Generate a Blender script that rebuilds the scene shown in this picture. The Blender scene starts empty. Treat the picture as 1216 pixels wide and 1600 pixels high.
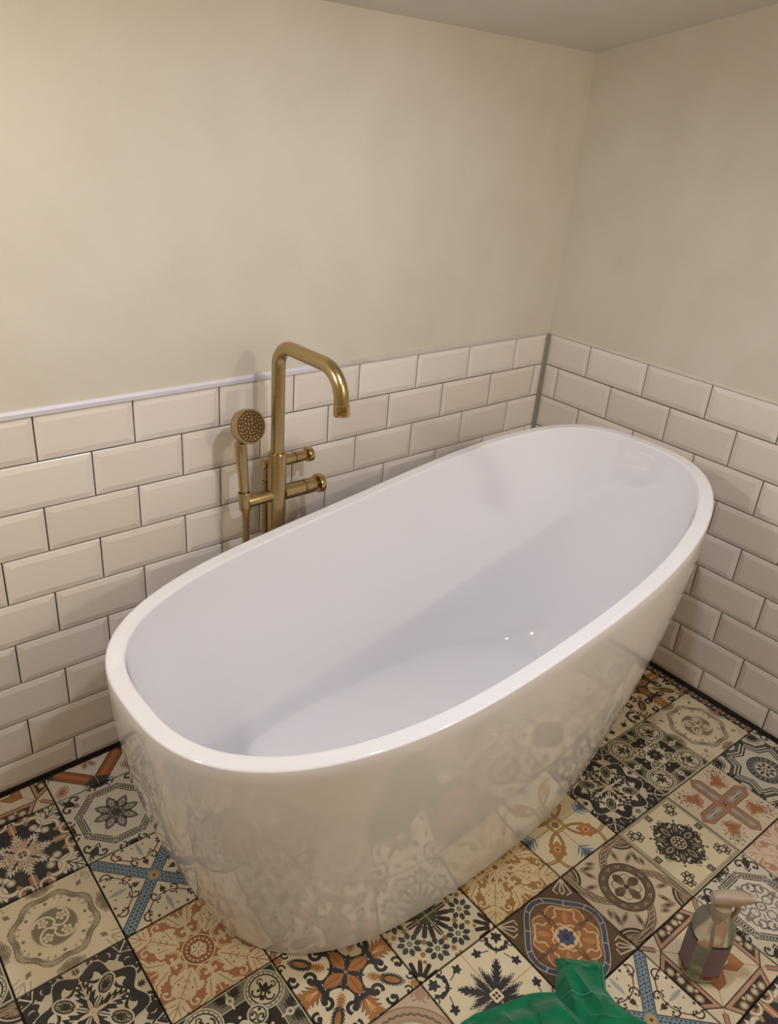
import bpy, bmesh, math, random
from mathutils import Vector, Matrix
C = bpy.context.scene.collection
SC = bpy.context.scene
PI = math.pi
sin, cos = math.sin, math.cos

# ------------------------------------------------------------------ camera
cam_d = bpy.data.cameras.new('camera')
cam = bpy.data.objects.new('camera', cam_d); C.objects.link(cam)
CAM = Vector((-2.00129, -1.50795, 1.44465))
yaw, pitch, roll = math.radians(42.84596), math.radians(-26.49688), math.radians(4.95575)
fwd = Vector((sin(yaw)*cos(pitch), cos(yaw)*cos(pitch), sin(pitch)))
rt = Vector((cos(yaw), -sin(yaw), 0)); up = rt.cross(fwd)
R_ = cos(roll)*rt + sin(roll)*up; U_ = -sin(roll)*rt + cos(roll)*up
M = Matrix((R_, U_, -fwd)).transposed().to_4x4(); M.translation = CAM
cam.matrix_world = M
cam_d.sensor_fit = 'VERTICAL'; cam_d.sensor_height = 32
cam_d.lens = 1231.42*32/1600
cam_d.clip_start = 0.02
SC.camera = cam

# ------------------------------------------------------------------ light and exposure
w = bpy.data.worlds.new('world'); SC.world = w; w.use_nodes = True
w.node_tree.nodes['Background'].inputs[0].default_value = (0.02, 0.02, 0.022, 1)
def lamp(loc, power, col, rad=0.05, spot=None, target=None):
    d = bpy.data.lights.new('lamp', 'SPOT' if spot else 'POINT')
    d.energy = power; d.color = col; d.shadow_soft_size = rad
    o = bpy.data.objects.new('lamp', d); C.objects.link(o); o.location = loc
    if spot:
        d.spot_size = math.radians(spot); d.spot_blend = 0.6
        o.rotation_euler = (Vector(target)-Vector(loc)).to_track_quat('-Z', 'Y').to_euler()
    return o
COOL = (0.92, 0.97, 1.12); WARM = (1.0, 0.93, 0.80)
lamp((-1.08, -1.00, 1.83), 30, COOL, 0.04, 150, (-1.0, -.7, .3))
lamp((-2.30, -.45, 1.70), 27, (1, .95, .85), 0.04, 150, (-1.2, -.65, .35))
lamp((-0.45, -2.95, 2.12), 34, WARM, 0.05)
SC.view_settings.view_transform = 'Standard'; SC.view_settings.look = 'None'
SC.view_settings.gamma = 1; SC.view_settings.use_curve_mapping = False
SC.view_settings.exposure = 0.0

# ------------------------------------------------------------------ helpers
def hexc(h):
    v = [int(h[i:i+2], 16)/255 for i in (0, 2, 4)]
    return tuple(c/12.92 if c <= .04045 else ((c+.055)/1.055)**2.4 for c in v)
def mesh_of(name, bm, mats, smooth=False):
    me = bpy.data.meshes.new(name)
    bmesh.ops.recalc_face_normals(bm, faces=bm.faces)
    if smooth:
        for e in bm.edges:
            if len(e.link_faces) == 2 and e.calc_face_angle(0) > .62: e.smooth = False
    bm.to_mesh(me); bm.free()
    for m in (mats if isinstance(mats, (list, tuple)) else [mats]): me.materials.append(m)
    if smooth:
        for f in me.polygons: f.use_smooth = True
    return me
def link(name, me, parent=None, loc=None):
    o = bpy.data.objects.new(name, me); C.objects.link(o)
    if parent: o.parent = parent
    if loc is not None: o.location = loc
    return o
def obj(name, bm, mats, parent=None, smooth=False, loc=None):
    return link(name, mesh_of(name, bm, mats, smooth), parent, loc)
def thing(name, label, cat, loc=(0, 0, 0)):
    o = bpy.data.objects.new(name, None); C.objects.link(o); o.location = loc
    o['label'] = label; o['category'] = cat
    return o
def tag(o, label, cat): o['label'] = label; o['category'] = cat; return o
def struct(name, bm, mats): o = obj(name, bm, mats); o['kind'] = 'structure'; return o
def quad(bm, a, b, c, d):
    return bm.faces.new([bm.verts.new(p) for p in (a, b, c, d)])
def box(bm, lo, hi, mat=None):
    x0, y0, z0 = lo; x1, y1, z1 = hi
    v = [bm.verts.new(p) for p in ((x0,y0,z0),(x1,y0,z0),(x1,y1,z0),(x0,y1,z0),(x0,y0,z1),(x1,y0,z1),(x1,y1,z1),(x0,y1,z1))]
    fs = [bm.faces.new([v[i] for i in q]) for q in ((0,3,2,1),(4,5,6,7),(0,1,5,4),(1,2,6,5),(2,3,7,6),(3,0,4,7))]
    if mat is not None:
        for f in v: f.co = mat @ f.co
    return fs
def rings(bm, rs, cap0=True, cap1=True, closed=True):
    """loft a list of vertex rings (lists of points)"""
    vs = [[bm.verts.new(p) for p in r] for r in rs]
    n = len(rs[0])
    for a, b in zip(vs, vs[1:]):
        for i in range(n if closed else n-1):
            j = (i+1) % n
            bm.faces.new((a[i], a[j], b[j], b[i]))
    if cap0: bm.faces.new(vs[0][::-1])
    if cap1: bm.faces.new(vs[-1])
    return vs
def frame(d):
    d = Vector(d).normalized()
    a = Vector((0, 0, 1)) if abs(d.z) < .9 else Vector((1, 0, 0))
    u = d.cross(a).normalized(); v = d.cross(u).normalized()
    return u, v
def lathe(bm, base, axis, prof, n=32, cap0=True, cap1=True):
    """prof: list of (distance along axis, radius)"""
    base = Vector(base); ax = Vector(axis).normalized(); u, v = frame(ax)
    return rings(bm, [[base+ax*h+(u*cos(2*PI*i/n)+v*sin(2*PI*i/n))*r for i in range(n)] for h, r in prof], cap0, cap1)
def tube(bm, pts, rad, n=20, cap=True):
    pts = [Vector(p) for p in pts]
    rs = []
    t0 = (pts[1]-pts[0]).normalized(); u, v = frame(t0)
    for k, p in enumerate(pts):
        t = (pts[min(k+1, len(pts)-1)]-pts[max(k-1, 0)]).normalized()
        u = (u - t*u.dot(t)).normalized(); v = t.cross(u)
        r = rad(k) if callable(rad) else rad
        rs.append([p+(u*cos(2*PI*i/n)+v*sin(2*PI*i/n))*r for i in range(n)])
    return rings(bm, rs, cap, cap)

# ------------------------------------------------------------------ materials
class N:
    """small wrapper that builds shader nodes"""
    def __init__(s, name):
        s.m = bpy.data.materials.new(name); s.m.use_nodes = True
        s.t = s.m.node_tree; s.b = s.t.nodes['Principled BSDF']
    def new(s, ty): return s.t.nodes.new(ty)
    def put(s, sock, v):
        if isinstance(v, bpy.types.NodeSocket): s.t.links.new(v, sock)
        else: sock.default_value = v
    def mt(s, op, a, b=0.0, c=0.0, clamp=False):
        n = s.new('ShaderNodeMath'); n.operation = op; n.use_clamp = clamp
        for k, v in zip(n.inputs, (a, b, c)): s.put(k, v)
        return n.outputs[0]
    def vm(s, op, a, b=None):
        n = s.new('ShaderNodeVectorMath'); n.operation = op
        s.put(n.inputs[0], a)
        if b is not None: s.put(n.inputs[1], b)
        return n.outputs['Value'] if op in ('LENGTH', 'DISTANCE', 'DOT_PRODUCT') else n.outputs[0]
    def sep(s, v):
        n = s.new('ShaderNodeSeparateXYZ'); s.put(n.inputs[0], v); return n.outputs[0], n.outputs[1]
    def com(s, x, y):
        n = s.new('ShaderNodeCombineXYZ'); s.put(n.inputs[0], x); s.put(n.inputs[1], y); return n.outputs[0]
    def noise(s, scale, detail=3, rough=.5, vec=None):
        n = s.new('ShaderNodeTexNoise'); n.inputs['Scale'].default_value = scale
        n.inputs['Detail'].default_value = detail; n.inputs['Roughness'].default_value = rough
        if vec is not None: s.put(n.inputs['Vector'], vec)
        return n.outputs['Fac']
    def obj(s): return s.new('ShaderNodeTexCoord').outputs['Object']
    def geo(s): return s.new('ShaderNodeNewGeometry').outputs['Position']
    def ramp(s, f, stops):
        n = s.new('ShaderNodeValToRGB'); e = n.color_ramp.elements
        while len(e) < len(stops): e.new(.5)
        for q, (p, c) in zip(e, stops): q.position = p; q.color = (*c, 1)
        s.put(n.inputs[0], f); return n.outputs[0]
    def mix(s, f, a, b):
        n = s.new('ShaderNodeMix'); n.data_type = 'RGBA'
        s.put(n.inputs[0], f)
        for k, v in ((6, a), (7, b)): s.put(n.inputs[k], v if isinstance(v, bpy.types.NodeSocket) else (*v, 1))
        return n.outputs[2]
    def bump(s, h, strength, dist):
        n = s.new('ShaderNodeBump'); n.inputs['Strength'].default_value = strength; n.inputs['Distance'].default_value = dist
        s.put(n.inputs['Height'], h); s.t.links.new(n.outputs[0], s.b.inputs['Normal'])
    def set(s, **k):
        for a, v in k.items():
            key = {'col': 'Base Color', 'rough': 'Roughness', 'metal': 'Metallic', 'ior': 'IOR', 'coat': 'Coat Weight', 'trans': 'Transmission Weight',
                   'aniso': 'Anisotropic', 'alpha': 'Alpha', 'sheen': 'Sheen Weight', 'spec': 'Specular IOR Level'}[a]
            if a == 'col' and not isinstance(v, bpy.types.NodeSocket): v = (*v, 1)
            s.put(s.b.inputs[key], v)
        return s

def plaster_mat(name, ca, cb):
    n = N(name); g = n.geo()
    f = n.noise(2.3, 5, .6, g); f2 = n.noise(9, 3, .6, g)
    f = n.mt('ADD', n.mt('MULTIPLY', f, .75), n.mt('MULTIPLY', f2, .25))
    n.set(col=n.ramp(f, [(.30, ca), (.70, cb)]), rough=.75, spec=.3)
    n.bump(n.noise(60, 4, .6, g), .12, .004)
    return n.m
M_WALL = plaster_mat('bare_plaster', hexc('cfc6b3'), hexc('dcd4c5'))
M_CEIL = plaster_mat('ceiling_paint', hexc('e3ddd6'), hexc('e8e3dd'))
n = N('metro_glaze'); rnd = n.new('ShaderNodeObjectInfo').outputs['Random']
n.set(col=n.ramp(rnd, [(0, hexc('e3d8cb')), (1, hexc('ebe2d8'))]), rough=.24, ior=1.5); M_TILE = n.m
n.bump(n.noise(14, 2, .5, n.geo()), .05, .01)
n = N('grey_grout'); n.set(col=n.ramp(n.noise(120, 3), [(.3, hexc('4e4035')), (.7, hexc('665649'))]), rough=.9); M_GROUT = n.m
n = N('silicone'); n.set(col=n.ramp(n.noise(60, 3), [(.3, hexc('80786c')), (.7, hexc('958c80'))]), rough=.6); M_SIL = n.m
n = N('skimmed_caulk'); n.set(col=n.ramp(n.noise(12, 3, .5, n.geo()), [(.3, hexc('bfb6ab')), (.7, hexc('cfc8bf'))]), rough=.7); M_CAULK = n.m
n = N('dark_grout'); n.set(col=n.ramp(n.noise(90, 3), [(.3, hexc('120d0a')), (.7, hexc('241a14'))]), rough=.85); M_DARK = n.m
n = N('white_trim'); n.set(col=n.ramp(n.noise(5, 2, .5, n.geo()), [(.3, hexc('d6d2d8')), (.7, hexc('dedae0'))]), rough=.4); M_TRIM = n.m
n = N('white_acrylic'); n.set(col=n.ramp(n.noise(3, 2), [(.3, hexc('efecef')), (.7, hexc('f1eff2'))]), rough=.025, ior=1.55, coat=.7); M_TUB = n.m
n = N('brushed_brass'); st = n.noise(1, 2, .5, n.vm('MULTIPLY', n.obj(), (14, 14, 500)))
n.set(col=n.ramp(st, [(.2, hexc('b39c70')), (.8, hexc('bfa97e'))]), metal=1, rough=n.mt('MULTIPLY_ADD', st, .03, .27)); M_BRASS = n.m
n = N('polished_brass'); n.set(col=n.ramp(n.noise(40), [(.3, hexc('bfa06a')), (.7, hexc('c9ac78'))]), metal=1, rough=.12); M_BRASSP = n.m
n = N('dull_brass_face'); n.set(col=n.ramp(n.noise(80), [(.3, hexc('5e4a32')), (.7, hexc('6b5439'))]), metal=.6, rough=.45); M_BRASSD = n.m
n = N('black_gap'); n.set(col=n.ramp(n.noise(80), [(.3, hexc('0e0b08')), (.7, hexc('181310'))]), rough=.7); M_BLACK = n.m

# ------------------------------------------------------------------ printed tile patterns (flat print on each glazed floor tile)
S = 0.2016
class P(N):
    def __init__(s, name, base):
        super().__init__(name)
        s.c = s.vm('MULTIPLY', s.obj(), (2/S, 2/S, 0))
        s.col = None; s.base = hexc(base); s.cache = {}
        s.col = s.new('ShaderNodeRGB').outputs[0]; s.col.default_value = (*s.base, 1)
    def polar(s):
        if 'pol' not in s.cache:
            x, y = s.sep(s.c)
            s.cache['pol'] = (s.vm('LENGTH', s.c), s.mt('ADD', s.mt('ARCTAN2', y, x), 4*PI))
        return s.cache['pol']
    def wedge(s, n, off=0):
        """mirror-fold into n wedges whose first axis lies at angle off (degrees)"""
        k = ('w', n, off)
        if k not in s.cache:
            r, a = s.polar()
            a = s.mt('PINGPONG', s.mt('ADD', a, -math.radians(off)), PI/n)
            s.cache[k] = s.com(s.mt('MULTIPLY', r, s.mt('COSINE', a)), s.mt('MULTIPLY', r, s.mt('SINE', a)))
        return s.cache[k]
    def spin(s, n, off=0):
        k = ('s', n, off)
        if k not in s.cache:
            r, a = s.polar()
            a = s.mt('ADD', s.mt('FLOORED_MODULO', s.mt('ADD', a, PI/n-math.radians(off)), 2*PI/n), -PI/n)
            s.cache[k] = s.com(s.mt('MULTIPLY', r, s.mt('COSINE', a)), s.mt('MULTIPLY', r, s.mt('SINE', a)))
        return s.cache[k]
    def loc(s, v, x, y, ang=0, sx=1, sy=1):
        m = s.new('ShaderNodeMapping'); m.vector_type = 'TEXTURE'
        s.put(m.inputs[0], v); m.inputs[1].default_value = (x, y, 0); m.inputs[2].default_value = (0, 0, math.radians(ang)); m.inputs[3].default_value = (sx, sy, 1)
        return m.outputs[0]
    def disc(s, v, x, y, r): return s.mt('LESS_THAN', s.vm('DISTANCE', v, (x, y, 0)), r)
    def ring(s, v, x, y, r, w): return s.mt('COMPARE', s.vm('DISTANCE', v, (x, y, 0)), r, w)
    def ell(s, v, x, y, rx, ry, ang=0): return s.mt('LESS_THAN', s.vm('LENGTH', s.loc(v, x, y, ang, rx, ry)), 1.0)
    def leaf(s, v, x, y, rx, ry, ang=0, k=14, amp=.22):
        q = s.loc(v, x, y, ang, rx, ry); a, b = s.sep(q)
        wv = s.mt('MULTIPLY', s.mt('SINE', s.mt('MULTIPLY_ADD', s.mt('ABSOLUTE', b), -k*.5, s.mt('MULTIPLY', a, k))), amp)
        return s.mt('LESS_THAN', s.mt('ADD', s.vm('LENGTH', q), wv), 1.0)
    def petal(s, v, x0, x1, w, y=0):
        """pointed petal along the x axis of v from x0 to x1, half width w"""
        h = (x1-x0)/2; r = (h*h+w*w)/(2*w); cx = (x0+x1)/2
        return s.mt('MULTIPLY', s.disc(v, cx, y+r-w, r), s.disc(v, cx, y-r+w, r))
    def seg(s, v, x1, y1, x2, y2, w):
        L = math.hypot(x2-x1, y2-y1)
        q = s.loc(v, x1, y1, math.degrees(math.atan2(y2-y1, x2-x1)))
        c = s.vm('MINIMUM', s.vm('MAXIMUM', q, (0, 0, 0)), (L, 0, 0))
        return s.mt('LESS_THAN', s.vm('DISTANCE', q, c), w)
    def rect(s, v, x, y, hx, hy, ang=0, r=.004):
        q = s.loc(v, x, y, ang)
        c = s.vm('MINIMUM', s.vm('MAXIMUM', q, (-hx, -hy, 0)), (hx, hy, 0))
        return s.mt('LESS_THAN', s.vm('DISTANCE', q, c), r)
    def hp(s, v, ang, d):
        """half plane: n.v < d"""
        a = math.radians(ang); return s.mt('LESS_THAN', s.vm('DOT_PRODUCT', v, (cos(a), sin(a), 0)), d)
    def line(s, v, ang, d, w):
        a = math.radians(ang); return s.mt('COMPARE', s.vm('DOT_PRODUCT', v, (cos(a), sin(a), 0)), d, w)
    def wav(s, n, off, amp):
        """radius modulated by an n-fold cosine"""
        r, a = s.polar()
        return s.mt('MULTIPLY_ADD', s.mt('COSINE', s.mt('MULTIPLY', s.mt('ADD', a, -math.radians(off)), n)), -amp, r)
    def lt(s, f, d): return s.mt('LESS_THAN', f, d)
    def band(s, f, d, w): return s.mt('COMPARE', f, d, w)
    def AND(s, *m):
        o = m[0]
        for k in m[1:]: o = s.mt('MULTIPLY', o, k)
        return o
    def OR(s, *m):
        o = m[0]
        for k in m[1:]: o = s.mt('MAXIMUM', o, k)
        return o
    def NOT(s, m): return s.mt('SUBTRACT', 1.0, m)
    def curl(s, v, x, y, r, w, ang=0):
        """a scroll: open ring with a bead at its end"""
        cut = s.hp(s.loc(v, x, y, ang), 45, r*.55)
        a = math.radians(ang)
        return s.OR(s.AND(s.ring(v, x, y, r, w), cut), s.disc(v, x+cos(a)*r*.45, y+sin(a)*r*.45, w*1.7))
    def pt(s, col, *masks):
        m = s.OR(*masks) if len(masks) > 1 else masks[0]
        s.col = s.mix(m, s.col, hexc(col))
        return s
    def cross(s, col, w=.006):
        s.pt(col, s.line(s.c, 0, 0, w), s.line(s.c, 90, 0, w))
    def done(s):
        g = s.geo()
        f = s.noise(7, 4, .6, g)
        col = s.mix(s.mt('MULTIPLY', s.mt('ABSOLUTE', s.mt('ADD', f, -.5)), .45, clamp=True), s.col, hexc('8b7a60'))
        fine = s.noise(260, 2, .6, g)
        col = s.mix(s.mt('MULTIPLY', fine, .07), col, hexc('a89878'))
        hs_ = s.new('ShaderNodeHueSaturation'); hs_.inputs['Saturation'].default_value = .95; hs_.inputs['Value'].default_value = 1.0
        s.put(hs_.inputs['Color'], col)
        s.set(col=hs_.outputs[0], rough=.33, ior=1.5, spec=.4)
        return s.m

def blob(p, v, x, y, r, col, dot):
    p.pt(col, p.disc(v, x, y, r)); p.pt(dot, p.disc(v, x, y, r*.45))

def pat_damask(name, ground, deep, cream, sun=False):
    p = P(name, ground); d = p.wedge(4, 45); a = p.wedge(4)
    p.pt(cream, p.leaf(d, 1.20, 0, .24, .22, 0, 9, .18), p.leaf(d, .66, 0, .27, .12, 0, 13, .14), p.leaf(d, .60, .14, .17, .085, 35, 11, .16), p.leaf(d, .84, .14, .14, .07, -30, 11, .16), p.leaf(a, .80, .15, .19, .095, 25, 12, .15), p.leaf(a, .97, .30, .15, .08, 70, 11, .16), p.leaf(a, .64, .28, .10, .06, 60, 9, .15))
    p.pt(ground, p.seg(d, .42, 0, .92, 0, .009), p.seg(d, .55, .10, .72, .21, .008), p.seg(d, 1.02, 0, 1.4, 0, .010), p.seg(d, 1.10, .0, 1.26, .1, .009), p.seg(d, 1.08, .05, 1.15, .15, .009), p.seg(a, .66, .09, .95, .22, .009), p.seg(a, .93, .2, .99, .40, .008), p.seg(d, .60, .0, .66, .07, .008), p.seg(d, .72, 0, .78, .06, .008))
    p.pt(ground, p.AND(p.disc(a, .44, .10, .15), p.NOT(p.disc(p.c, 0, 0, .33)))); p.pt(cream, p.curl(a, .45, .12, .13, .022, 330), p.curl(a, .45, .12, .085, .010, 330), p.seg(a, .55, 0, .95, 0, .014), p.curl(d, .93, .25, .08, .018, 120), p.petal(a, .36, .58, .05))
    p.pt(cream, p.seg(a, .60, 0, .64, .06, .03), p.petal(a, .62, .84, .05))
    if sun:
        q = p.wedge(14)
        p.pt(deep, p.disc(p.c, 0, 0, .36)); p.pt(cream, p.petal(q, .08, .40, .05)); p.pt(deep, p.seg(q, .12, 0, .3, 0, .007))
        blob(p, p.c, 0, 0, .13, cream, deep)
    else:
        q = p.wedge(8)
        p.pt(deep, p.disc(p.c, 0, 0, .30), p.disc(q, .27, 0, .08)); p.pt(cream, p.ring(p.c, 0, 0, .305, .012)) 
        p.pt(cream, p.disc(p.wedge(18), .225, 0, .022)); p.pt(cream, p.disc(p.wedge(6), .09, 0, .07), p.disc(p.c, 0, 0, .11)); p.pt(deep, p.seg(p.wedge(6), .04, 0, .13, 0, .008))
    return p.done()

def pat_blue_cross():
    p = P('blue_ribbon_print', 'cfc2a8'); d = p.wedge(4, 45); a = p.wedge(4)
    br, bl, gr = '3a2416', '6f8592', '9fa39a'
    p.pt(gr, p.petal(p.loc(a, .98, 0), -.42, -.02, .05), p.petal(p.loc(a, .98, 0, 28), -.44, -.02, .055), p.petal(p.loc(a, .98, 0, 56), -.42, -.02, .05))
    p.pt('7d8a90', p.seg(a, .62, 0, .92, 0, .008), p.seg(a, .68, -.0, .98, .0, .005))
    p.pt(br, p.curl(a, .50, .18, .09, .016, 200), p.curl(a, .84, .46, .10, .016, 250), p.ring(a, .98, 0, .48, .012), p.disc(a, .5, 0, .035), p.disc(a, .72, .42, .03), p.seg(a, .30, 0, .5, 0, .01))
    p.pt(br, p.petal(p.loc(a, .33, 0, 22), .0, .14, .028), p.petal(p.loc(a, .33, 0, 0), .0, .15, .03), p.disc(a, .93, .30, .03), p.disc(a, .64, .2, .022))
    p.pt('a0683a', p.disc(a, .62, .31, .028), p.disc(a, .86, .12, .025))
    band = p.hp(d, 90, .125)
    p.pt('1d1a1c', band); p.pt(bl, p.hp(d, 90, .105))
    k, _ = p.sep(d)
    dots = p.mt('PINGPONG', k, .085)
    q = p.com(dots, p.sep(d)[1])
    p.pt('23303e', p.ell(q, 0, 0, .022, .03), p.ell(q, .085, 0, .03, .016), p.ell(q, .045, .07, .03, .014, 40))
    p.pt(bl, p.disc(p.c, 0, 0, .14)); p.pt('b08a58', p.disc(p.wedge(8), .07, 0, .04)); p.pt('4a3524', p.disc(p.c, 0, 0, .035))
    return p.done()

def pat_octagon(name, scroll=False):
    p = P(name, 'c4bba9'); d = p.wedge(4, 45); a = p.wedge(4); o = p.wedge(8, 22.5); ink, mid = '1b1817', '6d6a64'
    r = p.vm('DOT_PRODUCT', p.wedge(8), (1, 0, 0))
    if scroll:
        p.pt(mid, p.leaf(a, .9, 0, .1, .2, 0, 12, .3)); p.pt('c9c1b2', p.disc(a, .9, 0, .06))
    p.pt(ink, p.curl(d, 1.05, .14, .10, .022, 160), p.leaf(d, 1.10, 0, .2, .07, 0, 12, .3), p.curl(a, .93, .22, .08, .018, 100), p.leaf(a, .95, 0, .05, .16, 0, 10, .3))
    p.pt('c9c1b2', p.lt(r, .80))
    p.pt(ink, p.band(r, .795, .014), p.band(r, .66, .014), p.band(r, .73, .035))
    bead = p.wedge(8); _, yy = p.sep(bead)
    q = p.com(p.mt('ADD', r, -.73), p.mt('PINGPONG', yy, .032))
    p.pt('c9c1b2', p.disc(q, 0, 0, .018))
    p.pt('bdb4a3', p.rect(p.wedge(8, 22.5), .79, 0, .10, .055)); p.pt(mid, p.rect(p.wedge(8, 22.5), .79, 0, .085, .04)); p.pt('c9c1b2', p.disc(p.wedge(8, 22.5), .79, 0, .022))
    if scroll:
        p.pt(mid, p.curl(d, .44, .10, .1, .022, 60), p.curl(a, .42, .14, .09, .02, 120), p.ring(a, .25, 0, .10, .018), p.seg(d, .2, 0, .55, 0, .012), p.leaf(a, .50, 0, .09, .06, 0, 12, .3))
        p.pt(ink, p.ring(p.c, 0, 0, .10, .014), p.disc(p.c, 0, 0, .03), p.disc(d, .52, 0, .025)); p.cross('a59c8c')
    else:
        q = p.wedge(8)
        p.pt(mid, p.seg(q, .4, 0, .6, 0, .005))
        p.pt(ink, p.petal(q, .09, .50, .105)); p.pt(mid, p.petal(q, .12, .475, .085)); p.pt('a9a294', p.petal(q, .2, .40, .05)); p.pt(ink, p.petal(q, .24, .34, .012), p.disc(p.wedge(8, 22.5), .30, 0, .028))
        p.pt(ink, p.disc(p.c, 0, 0, .11)); p.pt(mid, p.seg(q, .04, 0, .1, 0, .006))
    return p.done()

def pat_bars():
    p = P('brown_bar_print', 'cdc4b8'); d = p.wedge(4, 45); a = p.wedge(4)
    p.pt('211914', p.leaf(a, 1.0, 0, .20, .26, 0, 16, .45), p.leaf(a, .86, .0, .10, .12, 0, 16, .5))
    bar = p.AND(p.hp(d, 0, .80), p.hp(d, 180, -.50)); p.pt('241c18', p.AND(p.hp(d, 0, .815), p.hp(d, 180, -.485), p.hp(d, 90, .60)))
    p.pt('2c2d3c', p.AND(bar, p.hp(d, 90, .585))); p.pt('8a4a22', p.AND(bar, p.hp(d, 70, .64))); p.pt('a4602f', p.AND(p.hp(d, 0, .70), p.hp(d, 180, -.58), p.hp(d, 70, .60)))
    p.pt('9a5a2c', p.leaf(d, 1.1, 0, .16, .10, 0, 16, .5), p.leaf(p.c, 0, 0, .2, .14, 30, 16, .5), p.leaf(a, .26, .08, .1, .06, 30, 16, .5))
    p.cross('b0a698', .006)
    return p.done()

def pat_chevron():
    p = P('chevron_print', 'cbbb9c'); d = p.wedge(4, 45); a = p.wedge(4); dk, pk, og = '33211a', 'ad8368', 'a4622c'
    p.cross('b3a284'); p.pt('b3a284', p.line(d, 90, 0, .006))
    pock = p.AND(p.hp(a, 180, -.79), p.hp(a, 58, .84))
    frame = p.AND(p.hp(a, 180, -.70), p.hp(a, 58, .93))
    p.pt(dk, p.AND(p.hp(a, 180, -.675), p.hp(a, 58, .955))); p.pt(pk, frame); p.pt(dk, p.AND(p.hp(a, 180, -.77), p.hp(a, 58, .86)))
    p.pt('c8b795', p.AND(pock, p.OR(p.leaf(a, .88, .1, .06, .06, 0, 12, .4), p.leaf(a, .9, .32, .06, .07, 20, 12, .4), p.leaf(a, .82, .2, .035, .03, 0, 9, .4))))
    p.pt(dk, p.hp(p.loc(d, 1.20, 0), 180, -.0) if False else p.AND(p.hp(d, 90, .055), p.hp(d, 180, -1.08))); p.pt(pk, p.AND(p.hp(d, 90, .035), p.hp(d, 180, -1.06)))
    for col, g in (('4a2a16', .012), (og, 0)):
        p.pt(col, p.AND(p.hp(d, 45, .45+g), p.hp(d, 225, -.27+g), p.hp(d, 90, .175+g)))
    p.pt('8d5226', p.line(d, 90, 0, .006))
    p.pt('c6b48e', p.hp(d, 45, .34)) if False else None
    p.pt(dk, p.AND(p.band(p.wav(8, 0, .045), .15, .020), p.hp(p.c, 180, .16))); p.pt('4a4a48', p.disc(p.c, 0, 0, .05))
    return p.done()

def pat_acanthus():
    nv = '1b1d24'
    p = P('acanthus_print', '1b1d24'); d = p.wedge(4, 45); a = p.wedge(4); cr, br, gy = 'd0c4ac', 'a0704e', '938a7e'
    p.pt(gy, p.leaf(d, 1.10, 0, .32, .17, 0, 14, .25)); p.pt(cr, p.leaf(d, 1.08, 0, .30, .13, 0, 14, .25), p.petal(p.loc(d, .78, 0, 42), 0, .42, .07)); p.pt(nv, p.seg(d, .85, 0, 1.4, 0, .014), p.seg(d, 1.0, .02, 1.15, .10, .014), p.seg(d, 1.15, .02, 1.28, .09, .012))
    p.pt(gy, p.curl(a, .66, .42, .20, .055, 200)); p.pt(cr, p.curl(a, .66, .42, .20, .034, 200))
    p.pt(br, p.rect(a, .76, 0, .10, .05, 0, .03), p.AND(p.ring(a, .74, .16, .14, .038), p.hp(a, 180, -.72)), p.rect(a, .94, .30, .03, .07, 30, .02))
    p.pt(gy, p.ring(a, .97, .20, .13, .034)); p.pt(cr, p.ring(a, .97, .20, .13, .020))
    q = p.wedge(8); p.pt(cr, p.leaf(q, .30, 0, .25, .10, 0, 15, .28)); p.pt('b89a80', p.leaf(p.wedge(8, 22.5), .22, 0, .18, .05, 0, 12, .2))
    p.pt(nv, p.petal(q, .10, .46, .02), p.seg(q, .2, .0, .28, .045, .01), p.seg(q, .3, 0, .38, .045, .01))
    p.pt('c9a987', p.line(p.c, 0, 0, .020), p.line(p.c, 90, 0, .018)); p.pt(cr, p.ring(p.c, 0, 0, .13, .02)); p.pt('5c4a3c', p.disc(p.wedge(4, 45), .06, 0, .035))
    return p.done()

def pat_medallion(name, base, tp, lite):
    p = P(name, base); d = p.wedge(4, 45); a = p.wedge(4); o = p.wedge(8, 22.5)
    p.pt(lite, p.disc(a, .98, 0, .19), p.rect(a, .98, .0, .10, .26)); p.pt(tp, p.leaf(a, .93, .08, .08, .10, 20, 13, .4))
    p.pt(lite, p.seg(d, 1.14, .02, 1.28, .1, .016), p.seg(d, 1.08, .1, 1.22, .17, .013), p.seg(d, 1.12, 0, 1.34, .0, .012))
    sc = p.wav(8, 22.5, .035); fr = p.wav(64, 0, .012); p.pt(tp, p.lt(sc, .80)); p.pt(lite, p.lt(sc, .765)); p.pt(tp, p.AND(p.lt(sc, .765), p.lt(fr, .725))); p.pt(lite, p.AND(p.lt(sc, .70), p.band(fr, .69, .012)))
    p.pt(base, p.lt(sc, .675)); p.pt(lite, p.curl(o, .74, .09, .07, .014, 60))
    p.pt(tp, p.disc(p.wedge(8), .575, 0, .035), p.disc(o, .63, .06, .018), p.disc(d, .98, 0, .05), p.seg(d, .92, 0, 1.04, 0, .02))
    p.pt(lite, p.disc(p.c, 0, 0, .45)); p.pt(base, p.ring(p.c, 0, 0, .435, .012)); p.pt(tp, p.disc(p.c, 0, 0, .40))
    s4 = p.spin(4, 20)
    p.pt(base, p.AND(p.ring(s4, .15, .12, .20, .022), p.hp(s4, 200, -.02)))
    f = p.loc(d, .245, 0)
    p.pt(base, p.disc(f, 0, 0, .06), *[p.disc(f, .068*cos(t*PI*2/5), .068*sin(t*PI*2/5), .036) for t in range(5)]); p.pt(tp, p.ring(f, 0, 0, .036, .008))
    p.pt(base, p.petal(a, -.01, .10, .03)); p.pt(tp, p.disc(p.c, 0, 0, .012))
    return p.done()

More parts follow.
